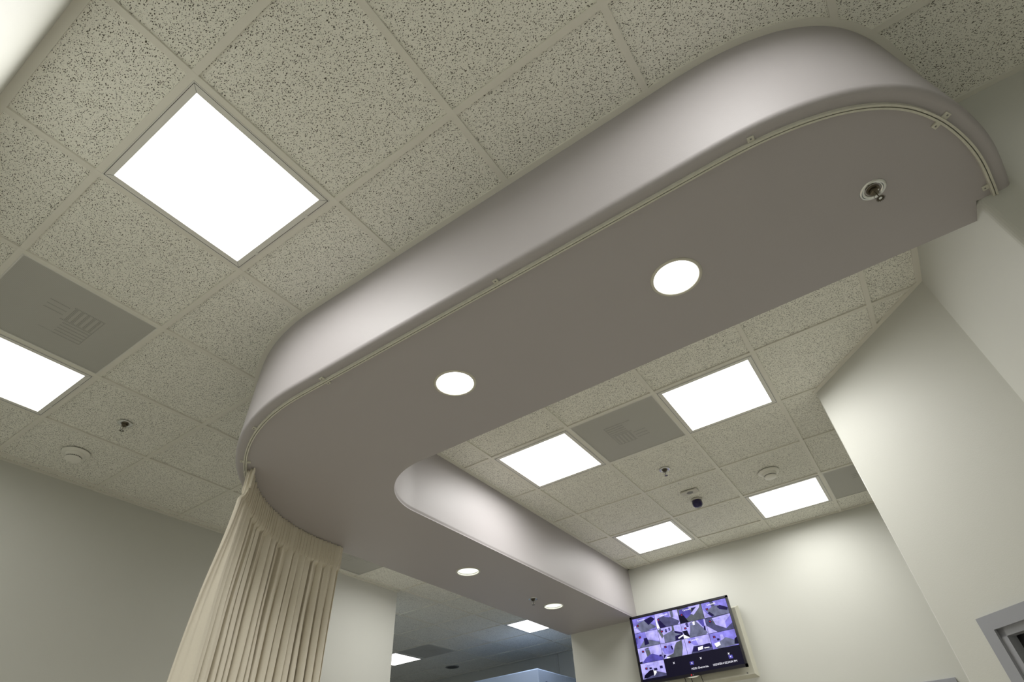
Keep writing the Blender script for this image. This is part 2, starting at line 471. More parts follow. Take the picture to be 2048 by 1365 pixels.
# ------------------------------------------------------------------ ceiling lamps
def make_panel(loc, label):
    t = thing('ceiling_light', loc, label, 'ceiling light', 'square ceiling lights set in the ceiling grid')
    h = S / 2 - 0.0125; q = 0.263
    bm = bmesh.new()
    for (x0, x1, y0, y1) in ((-h, h, q, h), (-h, h, -h, -q), (-h, -q, -q, q), (q, h, -q, q)):
        box(bm, x0, x1, y0, y1, -0.003, 0.008)
    obj('frame', bm, FRAME, t)
    bm = bmesh.new()
    g = h - 0.004
    for (x0, x1, y0, y1) in ((-g, g, g - .0016, g), (-g, g, -g, -g + .0016), (-g, -g + .0016, -g, g), (g - .0016, g, -g, g)):
        box(bm, x0, x1, y0, y1, -0.0036, -0.003)
    for sx in (-1, 1):
        for sy in (-1, 1):
            a = Vector((sx * q, sy * q)); b = Vector((sx * g, sy * g)); nrm = Vector((-(b - a).y, (b - a).x)).normalized() * 0.0006
            vv = [bm.verts.new((p.x, p.y, -0.0034)) for p in (a + nrm, a - nrm, b - nrm, b + nrm)]; bm.faces.new(vv)
    obj('door_seam', bm, DARK, t)
    for sy in (-0.16, 0.16):
        bm = bmesh.new(); box(bm, h - 0.016, h - 0.002, sy - 0.008, sy + 0.008, -0.006, -0.003, bev=0.001)
        obj('latch', bm, FRAME, t)
    bm = bmesh.new(); box(bm, -q, q, -q, q, -0.001, 0.006); obj('lens', bm, DIFF, t)
    ld = bpy.data.lights.new('lamp', 'AREA'); ld.shape = 'SQUARE'; ld.size = 2 * q - 0.01; ld.energy = PANEL_W
    ld.color = PANEL_COL; ld.spread = math.radians(172)
    lo = link(bpy.data.objects.new('lamp', ld)); lo.parent = t; lo.location = (0, 0, -0.0045)
    return t
def dim(root, watt, col=None):
    for ch in root.children:
        if ch.type == 'LIGHT':
            ch.data = ch.data.copy(); ch.data.energy = watt
            if col: ch.data.color = col
    return root
def cell(i, j): return ((i + .5) * S, (j + .5) * S, H)
def icell(a, b): return (GX + (a + .5) * S, GY - (b + .5) * S, H)
p0 = make_panel(cell(0, 0), 'large bright square ceiling light nearest the camera, left of the curved soffit')
dim(copy_tree(p0, cell(0, 3), 'square ceiling light cut off by the left edge, beside the perforated air panel'), PANEL_W * 0.35)
dim(copy_tree(p0, cell(0, -3), 'square ceiling light above the top edge of the photo, beside the soffit'), PANEL_W * 0.8)
copy_tree(p0, cell(6, 3), 'square ceiling light hidden behind the far leg of the soffit')
copy_tree(p0, icell(0, 0), 'square ceiling light nearest the inner curve of the soffit, left of the perforated air panel')
dim(copy_tree(p0, icell(0, 2), 'square ceiling light to the right of the perforated air panel, nearest the angled wall'), PANEL_W * 0.82)
dim(copy_tree(p0, icell(3, 0), 'square ceiling light above the television, next to the back wall'), PANEL_W * 0.66)
dim(copy_tree(p0, icell(3, 2), 'square ceiling light at the back right, beyond the smoke detector'), PANEL_W * 0.66)
dim(copy_tree(p0, cell(10, 4), 'square ceiling light of the far room seen just below the soffit, right'), 4.2, (0.66, 0.78, 1.0))
dim(copy_tree(p0, cell(10, 8), 'square ceiling light of the far room, lowest one beside the pale wall edge'), 4.2, (0.66, 0.78, 1.0))
dim(copy_tree(p0, cell(7, 6), 'sliver of a square ceiling light of the far room behind the pale wall edge'), 4.2, (0.66, 0.78, 1.0))

# ------------------------------------------------------------------ air panels
def make_vent(loc, label, rot=0.0):
    t = thing('air_diffuser', loc, label, 'air vent', 'perforated square air panels in the ceiling', rot)
    h = S / 2 - 0.0125
    bm = bmesh.new(); box(bm, -h, h, -h, h, 0.0005, 0.0015); obj('perforated_plate', bm, PERF, t)
    bm = bmesh.new()
    for (x0, x1, y0, y1) in ((-h, h, h - .006, h), (-h, h, -h, -h + .006), (-h, -h + .006, -h, h), (h - .006, h, -h, h)):
        box(bm, x0, x1, y0, y1, -0.002, 0.002)
    obj('frame', bm, FRAME, t)
    bm = bmesh.new(); box(bm, -h, h, -h, h, 0.0052, 0.0064); obj('backing_pan', bm, PAN, t)
    bm = bmesh.new(); g = 0.125; z0, z1 = 0.0022, 0.0048
    def sl(x0, x1, y0, y1): box(bm, x0, x1, y0, y1, z0, z1)
    for k in range(5):
        u = -g + 0.012 + k * 0.026
        sl(-g, -0.008, u, u + 0.013)                 # quarter with slats along x
        sl(0.008, g, -u - 0.013, -u) if False else sl(u + g + 0.004, u + g + 0.013, -g, 0.0)
    for k in range(3):
        u = -g + 0.02 + k * 0.035
        sl(u, u + 0.006, 0.02, g - 0.02)
    sl(-g, -g + 0.004, -g, 0.01); sl(-0.004, 0.004, -g, 0.02); sl(g - 0.004, g, -g, 0.06); sl(-g, g, -g, -g + 0.005)
    obj('grille', bm, LOUV, t)
    return t
v0 = make_vent(cell(0, 2), 'dark perforated air panel on the left between two ceiling lights', PI / 2)
copy_tree(v0, icell(0, 1), 'grey perforated air panel between two lights right of the soffit', rotz=PI)
copy_tree(v0, icell(3, 3), 'grey air panel partly hidden by the angled wall, beside the back right light', rotz=0)
copy_tree(v0, cell(5, 4), 'shadowed air panel just right of the curtain top', rotz=0)
copy_tree(v0, cell(10, 7), 'dark air panel in the far room beside the lowest ceiling light', rotz=0)

# ------------------------------------------------------------------ downlights
def make_down(loc, label, lens, watt, name='recessed_downlight'):
    t = thing(name, loc, label, 'downlight', 'round downlights in the soffit')
    bm = bmesh.new()
    lathe(bm, [(0.0805, 0.002), (0.0805, -0.002), (0.083, -0.004), (0.090, -0.0035), (0.0935, -0.001), (0.0935, 0.0005), (0.083, 0.0006)], 64)
    obj('trim_ring', bm, RING, t, smooth=True)
    bm = bmesh.new(); lathe(bm, [(0.0802, 0.0), (0.079, 0.012), (0.077, 0.02)], 64); obj('reflector', bm, FRAME, t, smooth=True)
    bm = bmesh.new(); lathe(bm, [(0.0785, 0.004), (0.0750, -0.001), (0.064, -0.0055), (0.035, -0.009), (0.0, -0.010)], 64) if watt > 1 else lathe(bm, [(0.078, 0.012), (0.0, 0.012)], 64)
    obj('lens', bm, lens, t, smooth=True)
    if watt:
        ld = bpy.data.lights.new('lamp', 'AREA'); ld.shape = 'DISK'; ld.size = 0.148; ld.energy = watt
        ld.color = (1, 1, 0.95); ld.spread = math.radians(120)
        lo = link(bpy.data.objects.new('lamp', ld)); lo.parent = t; lo.location = (0, 0, -0.0105 if watt > 1 else 0.0105)
    return t
def sp(p): return (p[0], p[1], H + HS)
d0 = make_down(sp(DL_POS[0]), 'larger of the two glowing round downlights in the near soffit, beside the sprinkler', DLENS, DOWN_W)
copy_tree(d0, sp(DL_POS[1]), 'glowing round downlight at the middle of the near soffit, towards the curtain')
d2 = make_down(sp(DL_POS[2]), 'flat oval looking downlight on the far leg of the soffit, left of the small sprinkler', DLENS2, DOWN_W * .5)
copy_tree(d2, sp(DL_POS[3]), 'flat oval looking downlight on the far leg of the soffit, right of the small sprinkler')

# ------------------------------------------------------------------ sprinklers
def make_sprinkler(loc, label, cup, rot=0.0):
    t = thing('fire_sprinkler', loc, label, 'sprinkler', 'pendent fire sprinklers', rot)
    bm = bmesh.new()
    lathe(bm, [(0.017, 0.006), (0.022, 0.004), (0.024, -0.001), (0.027, -0.0035), (0.038, -0.003), (0.0405, -0.0005), (0.040, 0.0005)], 48)
    obj('escutcheon', bm, cup, t, smooth=True)
    bm = bmesh.new()
    lathe(bm, [(0.0, 0.004), (0.013, 0.004), (0.013, -0.008), (0.0155, -0.009), (0.0155, -0.016), (0.010, -0.018), (0.0, -0.018)], 6)
    lathe(bm, [(0.0, 0.0), (0.020, 0.0), (0.018, -0.006), (0.0, -0.007)], 32)
    obj('body', bm, BRASS, t)
    bm = bmesh.new()
    for s in (-1, 1):
        tube(bm, [(s * 0.011, 0, -0.014), (s * 0.0145, 0, -0.022), (s * 0.0135, 0, -0.031), (s * 0.007, 0, -0.040), (0, 0, -0.044)], 0.0026, 8)
    lathe(bm, [(0.0, -0.041), (0.005, -0.041), (0.005, -0.048), (0.0, -0.048)], 12)
    obj('frame_arms', bm, CHROME, t)
    bm = bmesh.new(); tube(bm, [(0, 0, -0.018), (0, 0, -0.041)], 0.0018, 8); obj('bulb', bm, BRASS, t)
    bm = bmesh.new(); q = 16
    vs_ = []
    c0 = bm.verts.new((0, 0, -0.047))
    for k in range(q * 2):
        r = 0.0155 if k % 2 == 0 else 0.010
        a = 2 * PI * k / (q * 2); vs_.append(bm.verts.new((r * math.cos(a), r * math.sin(a), -0.0495 if k % 2 == 0 else -0.048)))
    for k in range(q * 2): bm.faces.new((c0, vs_[k], vs_[(k + 1) % (q * 2)]))
    bmesh.ops.solidify(bm, geom=bm.faces[:], thickness=0.0012)
    obj('deflector', bm, BRASS, t)
    return t
s0 = make_sprinkler((1.42, -1.685, H + HS), 'chrome sprinkler head under the near end of the soffit', CHROME, 0.6)
copy_tree(s0, (4.135, 1.365, H + HS), 'tiny sprinkler between the two downlights on the far leg of the soffit', rotz=2.0)
copy_tree(s0, (3.63, -0.175, H), 'sprinkler hanging from the tiled ceiling between the air panel and the violet dome', rotz=1.2)
copy_tree(s0, (0.93, 2.156, H), 'dark sprinkler on the shaded ceiling at the far left, above the smoke detector', rotz=2.4)

# ------------------------------------------------------------------ smoke detectors
def make_smoke(loc, label):
    t = thing('smoke_detector', loc, label, 'smoke detector', 'round smoke detectors')
    bm = bmesh.new(); lathe(bm, [(0.0, 0.0), (0.078, 0.0), (0.078, -0.004), (0.072, -0.010), (0.055, -0.012), (0.0, -0.012)], 64)
    obj('base', bm, PLAST, t, smooth=True); sharp(t.children[0], 40)
    bm = bmesh.new(); lathe(bm, [(0.0, -0.011), (0.053, -0.011), (0.052, -0.024), (0.047, -0.030), (0.044, -0.031), (0.044, -0.038), (0.047, -0.039), (0.044, -0.045), (0.034, -0.049), (0.0, -0.050)], 64)
    obj('cover', bm, PLAST, t); sharp(t.children[1], 40)
    bm = bmesh.new()
    for k in range(26):
        a = 2 * PI * k / 26
        M_ = Matrix.Rotation(a, 4, 'Z')
        vv = [bm.verts.new(M_ @ Vector(p)) for p in ((0.0447, -0.0032, -0.0318), (0.0447, 0.0032, -0.0318), (0.0447, 0.0032, -0.0375), (0.0447, -0.0032, -0.0375))]
        bm.faces.new(vv)
    obj('slots', bm, SLOT, t)
    return t
k0 = make_smoke((4.20, -0.792, H), 'white smoke detector on the tiled ceiling beside the back right light')
copy_tree(k0, (0.915, 2.70, H), 'smoke detector on the shaded ceiling at the far left near the wall')

# dome camera and flat sensor
t = thing('dome_camera', (4.29, -0.180, H), 'small dark violet dome hanging from a ceiling tile beyond the sprinkler', 'camera')
bm = bmesh.new(); lathe(bm, [(0.0, 0.001), (0.046, 0.001), (0.046, -0.006), (0.040, -0.010), (0.0, -0.010)], 40); obj('base', bm, SENS, t); sharp(t.children[0])
bm = bmesh.new(); lathe(bm, [(0.0, -0.008), (0.040, -0.010), (0.041, -0.035), (0.037, -0.050), (0.027, -0.060), (0.0, -0.064)], 40); obj('dome', bm, VIOL, t, smooth=True)
t = thing('ceiling_sensor', (4.11, -0.19, H), 'flat oblong grey sensor with a dark oval on a ceiling tile', 'sensor')
bm = bmesh.new(); box(bm, -0.037, 0.037, -0.068, 0.068, -0.008, 0.001, bev=0.002); obj('housing', bm, SENS, t)
bm = bmesh.new(); lathe(bm, [(0.0, -0.0105), (0.018, -0.0105), (0.021, -0.008)], 32); o = obj('sensor_eye', bm, SENSO, t); o.scale = (1, 1.25, 1)
# round unlit can in the far room
t = thing('ceiling_speaker', (7.43, 4.95, H), 'dark round fitting on the far room ceiling', 'ceiling fitting')
bm = bmesh.new(); lathe(bm, [(0.0, -0.002), (0.085, -0.002)], 40); obj('dark_grille', bm, LOUV, t)
bm = bmesh.new(); lathe(bm, [(0.085, 0.0), (0.085, -0.006), (0.105, -0.005), (0.108, 0.0)], 40); obj('trim_ring', bm, SENSO, t, smooth=True)

# ------------------------------------------------------------------ curtain track
def offset(P, d):
    N = normals(P); return [Vector(p) + nn * d for p, nn in zip(P, N)]
tp = [p for p in offset(outer_path, 0.052)]
# end the track a little after the arc meets the straight leg
tp = [p for p in tp if p.x < 2.2] + [Vector((2.2 + 0.03 * k, Y2 - 0.052)) for k in range(1, 5)]
tp[0] = Vector((1.679, tp[0].y))
track = thing('curtain_track', (tp[0].x, tp[0].y, H + HS), 'thin white curtain track following the curved edge under the soffit', 'curtain track')
bm = bmesh.new()
cs = [(-0.0075, 0.0), (-0.0075, -0.013), (-0.0014, -0.013), (-0.0014, -0.010), (-0.0055, -0.010), (-0.0055, -0.003), (0.0055, -0.003), (0.0055, -0.010), (0.0014, -0.010), (0.0014, -0.013), (0.0075, -0.013), (0.0075, 0.0)]
Nt = normals([tuple(p) for p in tp]); rg = []
base = Vector((tp[0].x, tp[0].y, 0))
for p, nn in zip(tp, Nt):
    rg.append([bm.verts.new((p.x + nn.x * a - base.x, p.y + nn.y * a - base.y, b)) for a, b in cs])
for a, b in zip(rg, rg[1:]):
    for k in range(len(cs)): bm.faces.new((a[k], a[(k + 1) % len(cs)], b[(k + 1) % len(cs)], b[k]))
bm.faces.new(rg[0]); bm.faces.new(rg[-1][::-1])
obj('rail', bm, TRACK, track)
# arclength lookup
acc = [0.0]
for a, b in zip(tp, tp[1:]): acc.append(acc[-1] + (b - a).length)
def at(s):
    s = max(0, min(acc[-1] - 1e-6, s))
    for k in range(len(acc) - 1):
        if acc[k + 1] >= s:
            t_ = (s - acc[k]) / max(1e-9, acc[k + 1] - acc[k]); p = tp[k].lerp(tp[k + 1], t_)
            nn = Nt[k].lerp(Nt[k + 1], t_).normalized(); return p, nn
def nearest(x, y):
    best = min(range(len(tp)), key=lambda k: (tp[k].x - x) ** 2 + (tp[k].y - y) ** 2); return acc[best]
for (x, y, side) in ((1.64, -2.0, 1), (1.275, -1.885, 1), (1.285, -1.875, -1), (1.02, -1.40, -1), (1.02, -0.50, -1), (1.02, 0.36, -1), (1.02, 0.36, 1), (1.07, 0.93, -1), (1.20, 1.215, 1), (1.20, 1.215, -1)):
    s = nearest(x, y); p, nn = at(s); td = Vector((-nn.y, nn.x))
    bm = bmesh.new(); box(bm, -0.010, 0.010, -0.002, 0.016, -0.0055, 0.0, bev=0.0012)
    lathe(bm, [(0.0, -0.0068), (0.0024, -0.0066), (0.0028, -0.0054)], 12, mi=1, cx=0, cy=0.009)
    o = obj('mounting_clip', bm, [TRACK, SENSO], track)
    nv_ = nn * side
    M3 = Matrix(((td.x, nv_.x, 0), (td.y, nv_.y, 0), (0, 0, 1)))
    o.matrix_local = Matrix.Translation((p.x + nv_.x * 0.009 - base.x, p.y + nv_.y * 0.009 - base.y, 0)) @ M3.to_4x4()

# ------------------------------------------------------------------ curtain
s_beg = nearest(1.24, 1.275) ; s_end = acc[-1] - 0.02
LC = s_end - s_beg
cz0, cz1 = HS - 0.003, -H + 0.06
NC, zr = 1500, []
z = cz0
while z > HS - 0.30: zr.append(z); z -= 0.006
while z > -2.2: zr.append(z); z -= 0.05
while z > cz1: zr.append(z); z -= 0.15
zr.append(cz1)
def sm(a, b, x):
    t = max(0, min(1, (x - a) / (b - a))); return t * t * (3 - 2 * t)
# cumulative fold phase, slower at the leading edge and irregular along the cloth
ph = [0.0]; pf = [0.0]
for k in range(1, NC + 1):
    u = k / NC
    dens = (0.12 if u < 0.075 else 1.0) * (1 + 0.55 * noise.noise(Vector((u * 9, 3.3, 0))))
    ph.append(ph[-1] + dens); pf.append(pf[-1] + (1 + 0.7 * noise.noise(Vector((u * 21, 8.1, 0)))))
ph = [2 * PI * 19 * v / ph[-1] for v in ph]; pf = [2 * PI * 40 * v / pf[-1] for v in pf]
seam = HS - 0.14
bm = bmesh.new(); rows = []
croot = Vector((at(s_beg)[0].x, at(s_beg)[0].y, H + HS))
for zi, z in enumerate(zr):
    dz = seam - z                                    # > 0 below the seam
    below = sm(-0.002, 0.022, dz)
    row = []
    for k in range(NC + 1):
        u = k / NC
        ah = 0.0150 * (1 + 0.5 * noise.noise(Vector((u * 33, 2.2, 5.0)))) * (1 - 0.5 * math.exp(-(dz / 0.010) ** 2))
        f1 = pf[k]
        # heading: tight narrow pleats
        o1 = ah * math.asin(0.97 * math.sin(f1)) / 1.4; t1 = 0.004 * math.sin(2 * f1)
        # body: deeper folds, opening downwards
        f2 = ph[k] + 0.35 * noise.noise(Vector((u * 14, z * 0.9, 1.7)))
        grow = 0.55 + 0.45 * sm(0, 0.7, dz)
        amp = 0.029 * grow * (1 + 0.5 * noise.noise(Vector((u * 16, z * 0.5, 9.2))))
        o2 = amp * math.sin(f2) + 0.010 * (1 - 0.75 * sm(0, 0.8, dz)) * math.sin(f1) + 0.012 * (1 - sm(0, 0.5, dz)) + 0.008 * noise.noise(Vector((u * 11, z * 1.3, 4.4)))
        t2 = -0.011 * grow * math.sin(2 * f2)
        lead = 1 - sm(0.0, 0.10, u)
        o2 += lead * (-0.045 * sm(0.0, 0.9, dz)) 
        t2 += lead * (-0.020 * sm(0.0, 0.5, dz))
        off = o1 * (1 - below) + o2 * below; tg = t1 * (1 - below) + t2 * below
        off += 0.027 * (1 - below)
        s = s_beg + u * LC
        p, nn = at(s); td = Vector((-nn.y, nn.x))
        zz = z
        if zi == 0: zz = z - 0.001 * math.sin(f1)
        # sag: heading of the leading edge droops a little, tape hangs between hooks
        zz -= 0.0 * (1 - below) * (0.5 + 0.5 * math.cos(u * LC / 0.095 * 2 * PI)) * 0.5
        row.append(bm.verts.new((p.x + nn.x * off + td.x * tg - croot.x, p.y + nn.y * off + td.y * tg - croot.y, H + zz - croot.z)))
    rows.append(row)
for a, b in zip(rows, rows[1:]):
    for k in range(NC): bm.faces.new((a[k], a[k + 1], b[k + 1], b[k]))
curtain = thing('curtain', croot, 'long beige pleated curtain hanging from the curved track at the lower left', 'curtain')
cl = obj('cloth', bm, CURT, curtain, smooth=True)
md = cl.modifiers.new('thickness', 'SOLIDIFY'); md.thickness = 0.0016; md.offset = 0
# folded tab at the leading edge
p, nn = at(s_beg); td = Vector((-nn.y, nn.x))
bm = bmesh.new()
box(bm, -0.012, 0.020, -0.003, 0.003, -0.115, -0.018, bev=0.0015)
box(bm, -0.012, 0.004, -0.006, 0.0, -0.125, -0.03, bev=0.0015)
o = obj('heading_tab', bm, CURT, curtain)
o.matrix_local = Matrix.Translation((nn.x * 0.045 - td.x * 0.005, nn.y * 0.045 - td.y * 0.005, 0.012)) @ Matrix.Rotation(math.atan2(td.y, td.x), 4, 'Z')
# heading tape stitched line
for k in range(13):
    s = s_beg + (k + 0.02) * LC / 12.3
    p, nn = at(s)
    bm = bmesh.new()
    x, y = p.x - croot.x, p.y - croot.y
    tube(bm, [(x, y, -0.0135), (x, y, -0.022)], 0.0028, 8)
    tube(bm, [(x + 0.005 * math.cos(a), y, -0.027 + 0.005 * math.sin(a)) for a in [PI / 2 + i * PI / 6 for i in range(11)]], 0.0010, 6)
    tube(bm, [(x, y, -0.031), (x + 0.002, y, -0.045), (x, y, -0.06)], 0.0011, 6)
    obj('hook', bm, CHROME, curtain)
# stiff selvedge at the trailing edge
p, nn = at(s_end); td = Vector((-nn.y, nn.x))

# ------------------------------------------------------------------ television on the wall
TX = 5.28; ty0, ty1 = 0.040, 0.997; tz0, tz1 = -1.034, -0.476
tcx, tcy = (TX, (ty0 + ty1) / 2)
tv = thing('television', (TX, tcy, H + tz0), 'black flat television showing security camera pictures on the back wall', 'television')
Y = lambda y: y - tcy
Zt = lambda z: z - tz0
bm = bmesh.new()
bz = 0.018
for (a, b, c, d) in ((ty0, ty1, tz1 - bz, tz1), (ty0, ty1, tz0, tz0 + 0.022), (ty0, ty0 + bz, tz0, tz1), (ty1 - bz, ty1, tz0, tz1)):
    box(bm, -0.006, 0.016, Y(a), Y(b), Zt(c), Zt(d))
obj('bezel', bm, BEZ, tv)
bm = bmesh.new(); box(bm, 0.004, 0.030, Y(ty0 + .003), Y(ty1 - .003), Zt(tz0 + .003), Zt(tz1 - .003)); box(bm, 0.03, 0.055, Y(ty0 + .2), Y(ty1 - .2), Zt(tz0 + .08), Zt(tz1 - .12)); obj('back_case', bm, BEZ, tv)
bm = bmesh.new(); box(bm, 0.0, 0.004, Y(ty0 + bz), Y(ty1 - bz), Zt(tz0 + 0.022), Zt(tz1 - bz)); scr = obj('screen', bm, SCRB, tv)
# picture cells.  u runs left to right as seen from the room (towards -y), v runs top to bottom
gy1, gy0 = ty1 - bz - 0.003, ty0 + bz + 0.002
gz1 = tz1 - bz - 0.002; CW = (gy1 - gy0) / 4; CH = 0.1245
def picture(ci, ri, shapes):
    bm = bmesh.new(); names = []
    y_l = gy1 - ci * CW; z_t = gz1 - ri * CH
    for li, (mn, P) in enumerate(shapes):
        if mn not in names: names.append(mn)
        mi = names.index(mn)
        vv = [bm.verts.new((-0.0006 - 0.00012 * li, Y(y_l - 0.0015 - u * (CW - 0.003)), Zt(z_t - 0.0015 - v * (CH - 0.003)))) for u, v in P]
        f = bm.faces.new(vv); f.material_index = mi
    o = obj('camera_view', bm, [SP[x] if x in SP else {'red': RED, 'white': WTXT}[x] for x in names], scr)
    return o
FULL = [(0, 0), (1, 0), (1, 1), (0, 1)]
def blob(cx, cy, w_, h_): return [(cx - w_ / 2, cy - h_ / 2), (cx + w_ / 2, cy - h_ / 2 + .01), (cx + w_ / 2, cy + h_ / 2), (cx - w_ / 2, cy + h_ / 2)]
def rd(x=0.17, y=0.42): return [('dark', blob(x, y, .10, .15)), ('red', blob(x, y, .035, .06))]
V = {
 (0, 0): [('lav', FULL), ('floor2', [(.22, .35), (.55, .2), (1, .85), (.55, 1), (.3, 1), (.12, .55)]), ('pale', [(0, .5), (.3, 1), (0, 1)]), ('dark', [(.5, .22), (.85, .08), (1, .3), (.68, .62)]), ('white', blob(.08, .55, .06, .07))] + rd(.2, .52),
 (1, 0): [('pale', FULL), ('floor', [(.1, .3), (.5, .22), (1, .8), (.9, 1), (.2, 1)]), ('lav', [(.35, 0), (.62, 0), (.62, .42), (.42, .3)]), ('floor2', [(.68, 0), (.8, 0), (.78, .5), (.68, .45)]), ('pale', [(.8, 0), (1, 0), (1, .75), (.78, .5)]), ('dark', [(.08, .5), (.2, .5), (.4, 1), (.12, 1)]), ('white', [(0, .3), (.12, 1), (0, 1)])] + rd(.13, .42),
 (2, 0): [('olive', FULL), ('mid', [(.05, .1), (.5, 0), (.55, .5), (.3, .75), (.05, .4)]), ('pale', [(.45, 0), (.95, .0), (.9, .2), (.62, .62), (.5, .5), (.8, .12), (.5, .12)]), ('dark', [(.6, .12), (.78, .12), (.55, .4)]), ('darker', [(.0, .4), (.2, .5), (.35, 1), (.0, 1)])] + rd(.13, .45),
 (3, 0): [('lav', FULL), ('floor2', [(.15, .55), (.45, .3), (.7, .35), (1, .7), (1, 1), (.35, 1)]), ('floor', [(.34, 0), (.48, 0), (.5, .3), (.38, .35)]), ('dark', [(.58, .42), (.72, .35), (1, .62), (.95, .78), (.66, .62)]), ('dark', [(.15, .7), (.25, .65), (.42, .95), (.3, 1.0)]), ('pale', [(0, .4), (.25, 1), (0, 1)])] + rd(.18, .45),
 (0, 1): [('lav', FULL), ('floor2', [(.1, 1), (.35, .55), (.6, .6), (1, .85), (1, 1)]), ('pale', [(.45, 0), (1, 0), (1, .8), (.5, .52)]), ('dark', [(.35, .42), (.5, .42), (.55, .85), (.35, .9)]), ('mid', [(.0, .3), (.08, .3), (.05, .7), (0, .75)])] + rd(.2, .3),
 (1, 1): [('pale', FULL), ('floor2', [(.2, .5), (.6, .3), (1, .75), (.8, 1), (.2, 1)]), ('olive', [(0, .1), (.14, .0), (.2, .55), (.12, .7)]), ('olive', [(.62, 0), (.7, 0), (.7, .35), (.6, .35)]), ('dark', blob(.35, .22, .07, .22)), ('dark', blob(.5, .17, .07, .2)), ('dark', [(.68, .35), (1, .55), (1, .7), (.7, .5)]), ('dark', [(.68, .7), (1, .65), (1, 1), (.65, 1)]), ('white', [(.78, .85), (1, .72), (1, .8), (.8, .93)])] + rd(.17, .22),
 (2, 1): [('pale', FULL), ('floor2', [(.38, .05), (.62, 0), (1, .9), (.9, 1), (.2, 1), (.32, .55)]), ('white', [(.48, .05), (.58, .02), (.56, .25), (.48, .25)]), ('mid', [(.7, 0), (.95, 0), (.92, .5), (.85, .45)]), ('dark', [(.88, .5), (.96, .42), (.94, .75), (.87, .7)]), ('darker', [(.0, .5), (.2, .5), (.25, .95), (.08, .95)]), ('dark', [(.18, .05), (.28, 0), (.3, .3), (.22, .3)]), ('white', [(0, .7), (.25, 1), (0, 1)])] + rd(.15, .35),
 (3, 1): [('floor', FULL), ('pale', [(.25, .08), (1, 0), (1, .6), (.72, .88), (.32, .5)]), ('lav', [(.72, .88), (.74, .45), (1, .1), (1, .6)]), ('olive', [(.2, .1), (.27, .08), (.36, .55), (.3, .5)]), ('pale', [(0, .5), (.35, 1), (0, 1)])] + rd(.17, .25),
 (0, 2): [('pale', FULL), ('mid', [(.08, 1), (.4, .55), (.6, .5), (1, .8), (1, 1)]), ('olive', [(.3, .1), (.48, .05), (.52, .5), (.36, .65)]), ('dark', blob(.92, .72, .1, .12)), ('darker', [(.0, .9), (.12, .88), (.1, 1), (0, 1)])] + rd(.22, .25),
 (1, 2): [('pale', FULL), ('olive', [(.55, .35), (.66, .1), (.9, 0), (.88, .5), (.78, 1), (.15, 1), (.15, .88), (.45, .75)]), ('lav', [(.0, .3), (.45, .15), (.5, .6), (.4, .75), (.1, .7)]), ('dark', [(.4, .28), (.46, .25), (.48, .5), (.42, .5)]), ('dark', [(.05, .72), (.15, .78), (.0, 1)]), ('white', [(.15, .9), (.3, .98), (.15, 1)])] + rd(.18, .25),
 (2, 2): [('pale', FULL), ('floor', [(.15, 1), (.3, .55), (.62, .6), (1, .6), (1, 1)]), ('lav', [(.1, .05), (.42, 0), (.5, .55), (.32, .5)]), ('dark', [(.3, .62), (.95, .55), (1, .8), (.5, .95), (.2, .9)]), ('white', [(.46, .68), (.66, .65), (.64, .85), (.44, .88)]), ('white', blob(.8, .8, .2, .06))] + rd(.18, .25),
 (3, 2): [('lav', FULL), ('floor2', [(.1, .85), (.45, .45), (.6, .4), (1, .75), (1, .95), (.4, 1), (.2, 1)]), ('pale', [(.4, .18), (.5, .15), (.53, .45), (.4, .55)]), ('white', [(.1, .65), (.32, .6), (.33, .8), (.15, .9)]), ('dark', blob(.3, .45, .1, .14)), ('darker', [(.9, .6), (1, .5), (1, .95), (.85, .9)])] + rd(.17, .25),
 (0, 3): [('pale', FULL), ('floor', [(.1, 1), (.45, .7), (.6, .6), (1, .85), (1, 1)]), ('darker', [(.1, .75), (.35, .5), (.55, .5), (.5, .8), (.2, .95), (.05, .95)]), ('white', [(.5, .5), (.6, .5), (.62, .7), (.5, .9)]), ('dark', blob(.4, .38, .1, .12)), ('dark', blob(.6, .5, .14, .16)), ('dark', blob(.85, .42, .12, .18))] + rd(.22, .35),
}
for (ci, ri), shp in V.items(): picture(ci, ri, shp)
def text(s, y, z, size, m_, parent, name='caption', xoff=-0.0030):
    cu = bpy.data.curves.new('t', 'FONT'); cu.body = s; cu.size = size
    to = link(bpy.data.objects.new('t', cu)); bpy.context.view_layer.update()
    me = bpy.data.meshes.new_from_object(to); bpy.data.objects.remove(to)
    me.materials.clear(); me.materials.append(m_)
    o = link(bpy.data.objects.new(name, me)); o.parent = parent
    # text x -> -y, text y -> z, faces -x
    o.matrix_local = Matrix.Translation((xoff, Y(y), Zt(z))) @ Matrix(((0, 0, -1, 0), (-1, 0, 0, 0), (0, 1, 0, 0), (0, 0, 0, 1)))
    return o
nums = {(0, 0): 1, (1, 0): 2, (2, 0): 3, (3, 0): 4, (0, 1): 5, (1, 1): 6, (2, 1): 7, (3, 1): 8, (0, 2): 9, (1, 2): 10, (2, 2): 11, (3, 2): 12, (0, 3): 13}
for (ci, ri), nnum in nums.items():
    text('Camera%02d' % nnum, gy1 - ci * CW - 0.05, gz1 - ri * CH - 0.028, 0.019, WTXT if ri == 0 or (ci, ri) == (2, 2) else SP['lav'], scr)
text('HDD: Overwrite.', 0.515, -0.987, 0.0215, WTXT, scr)
text('10/24/2014 02:54:04 PM', 0.325, -0.987, 0.0215, WTXT, scr)
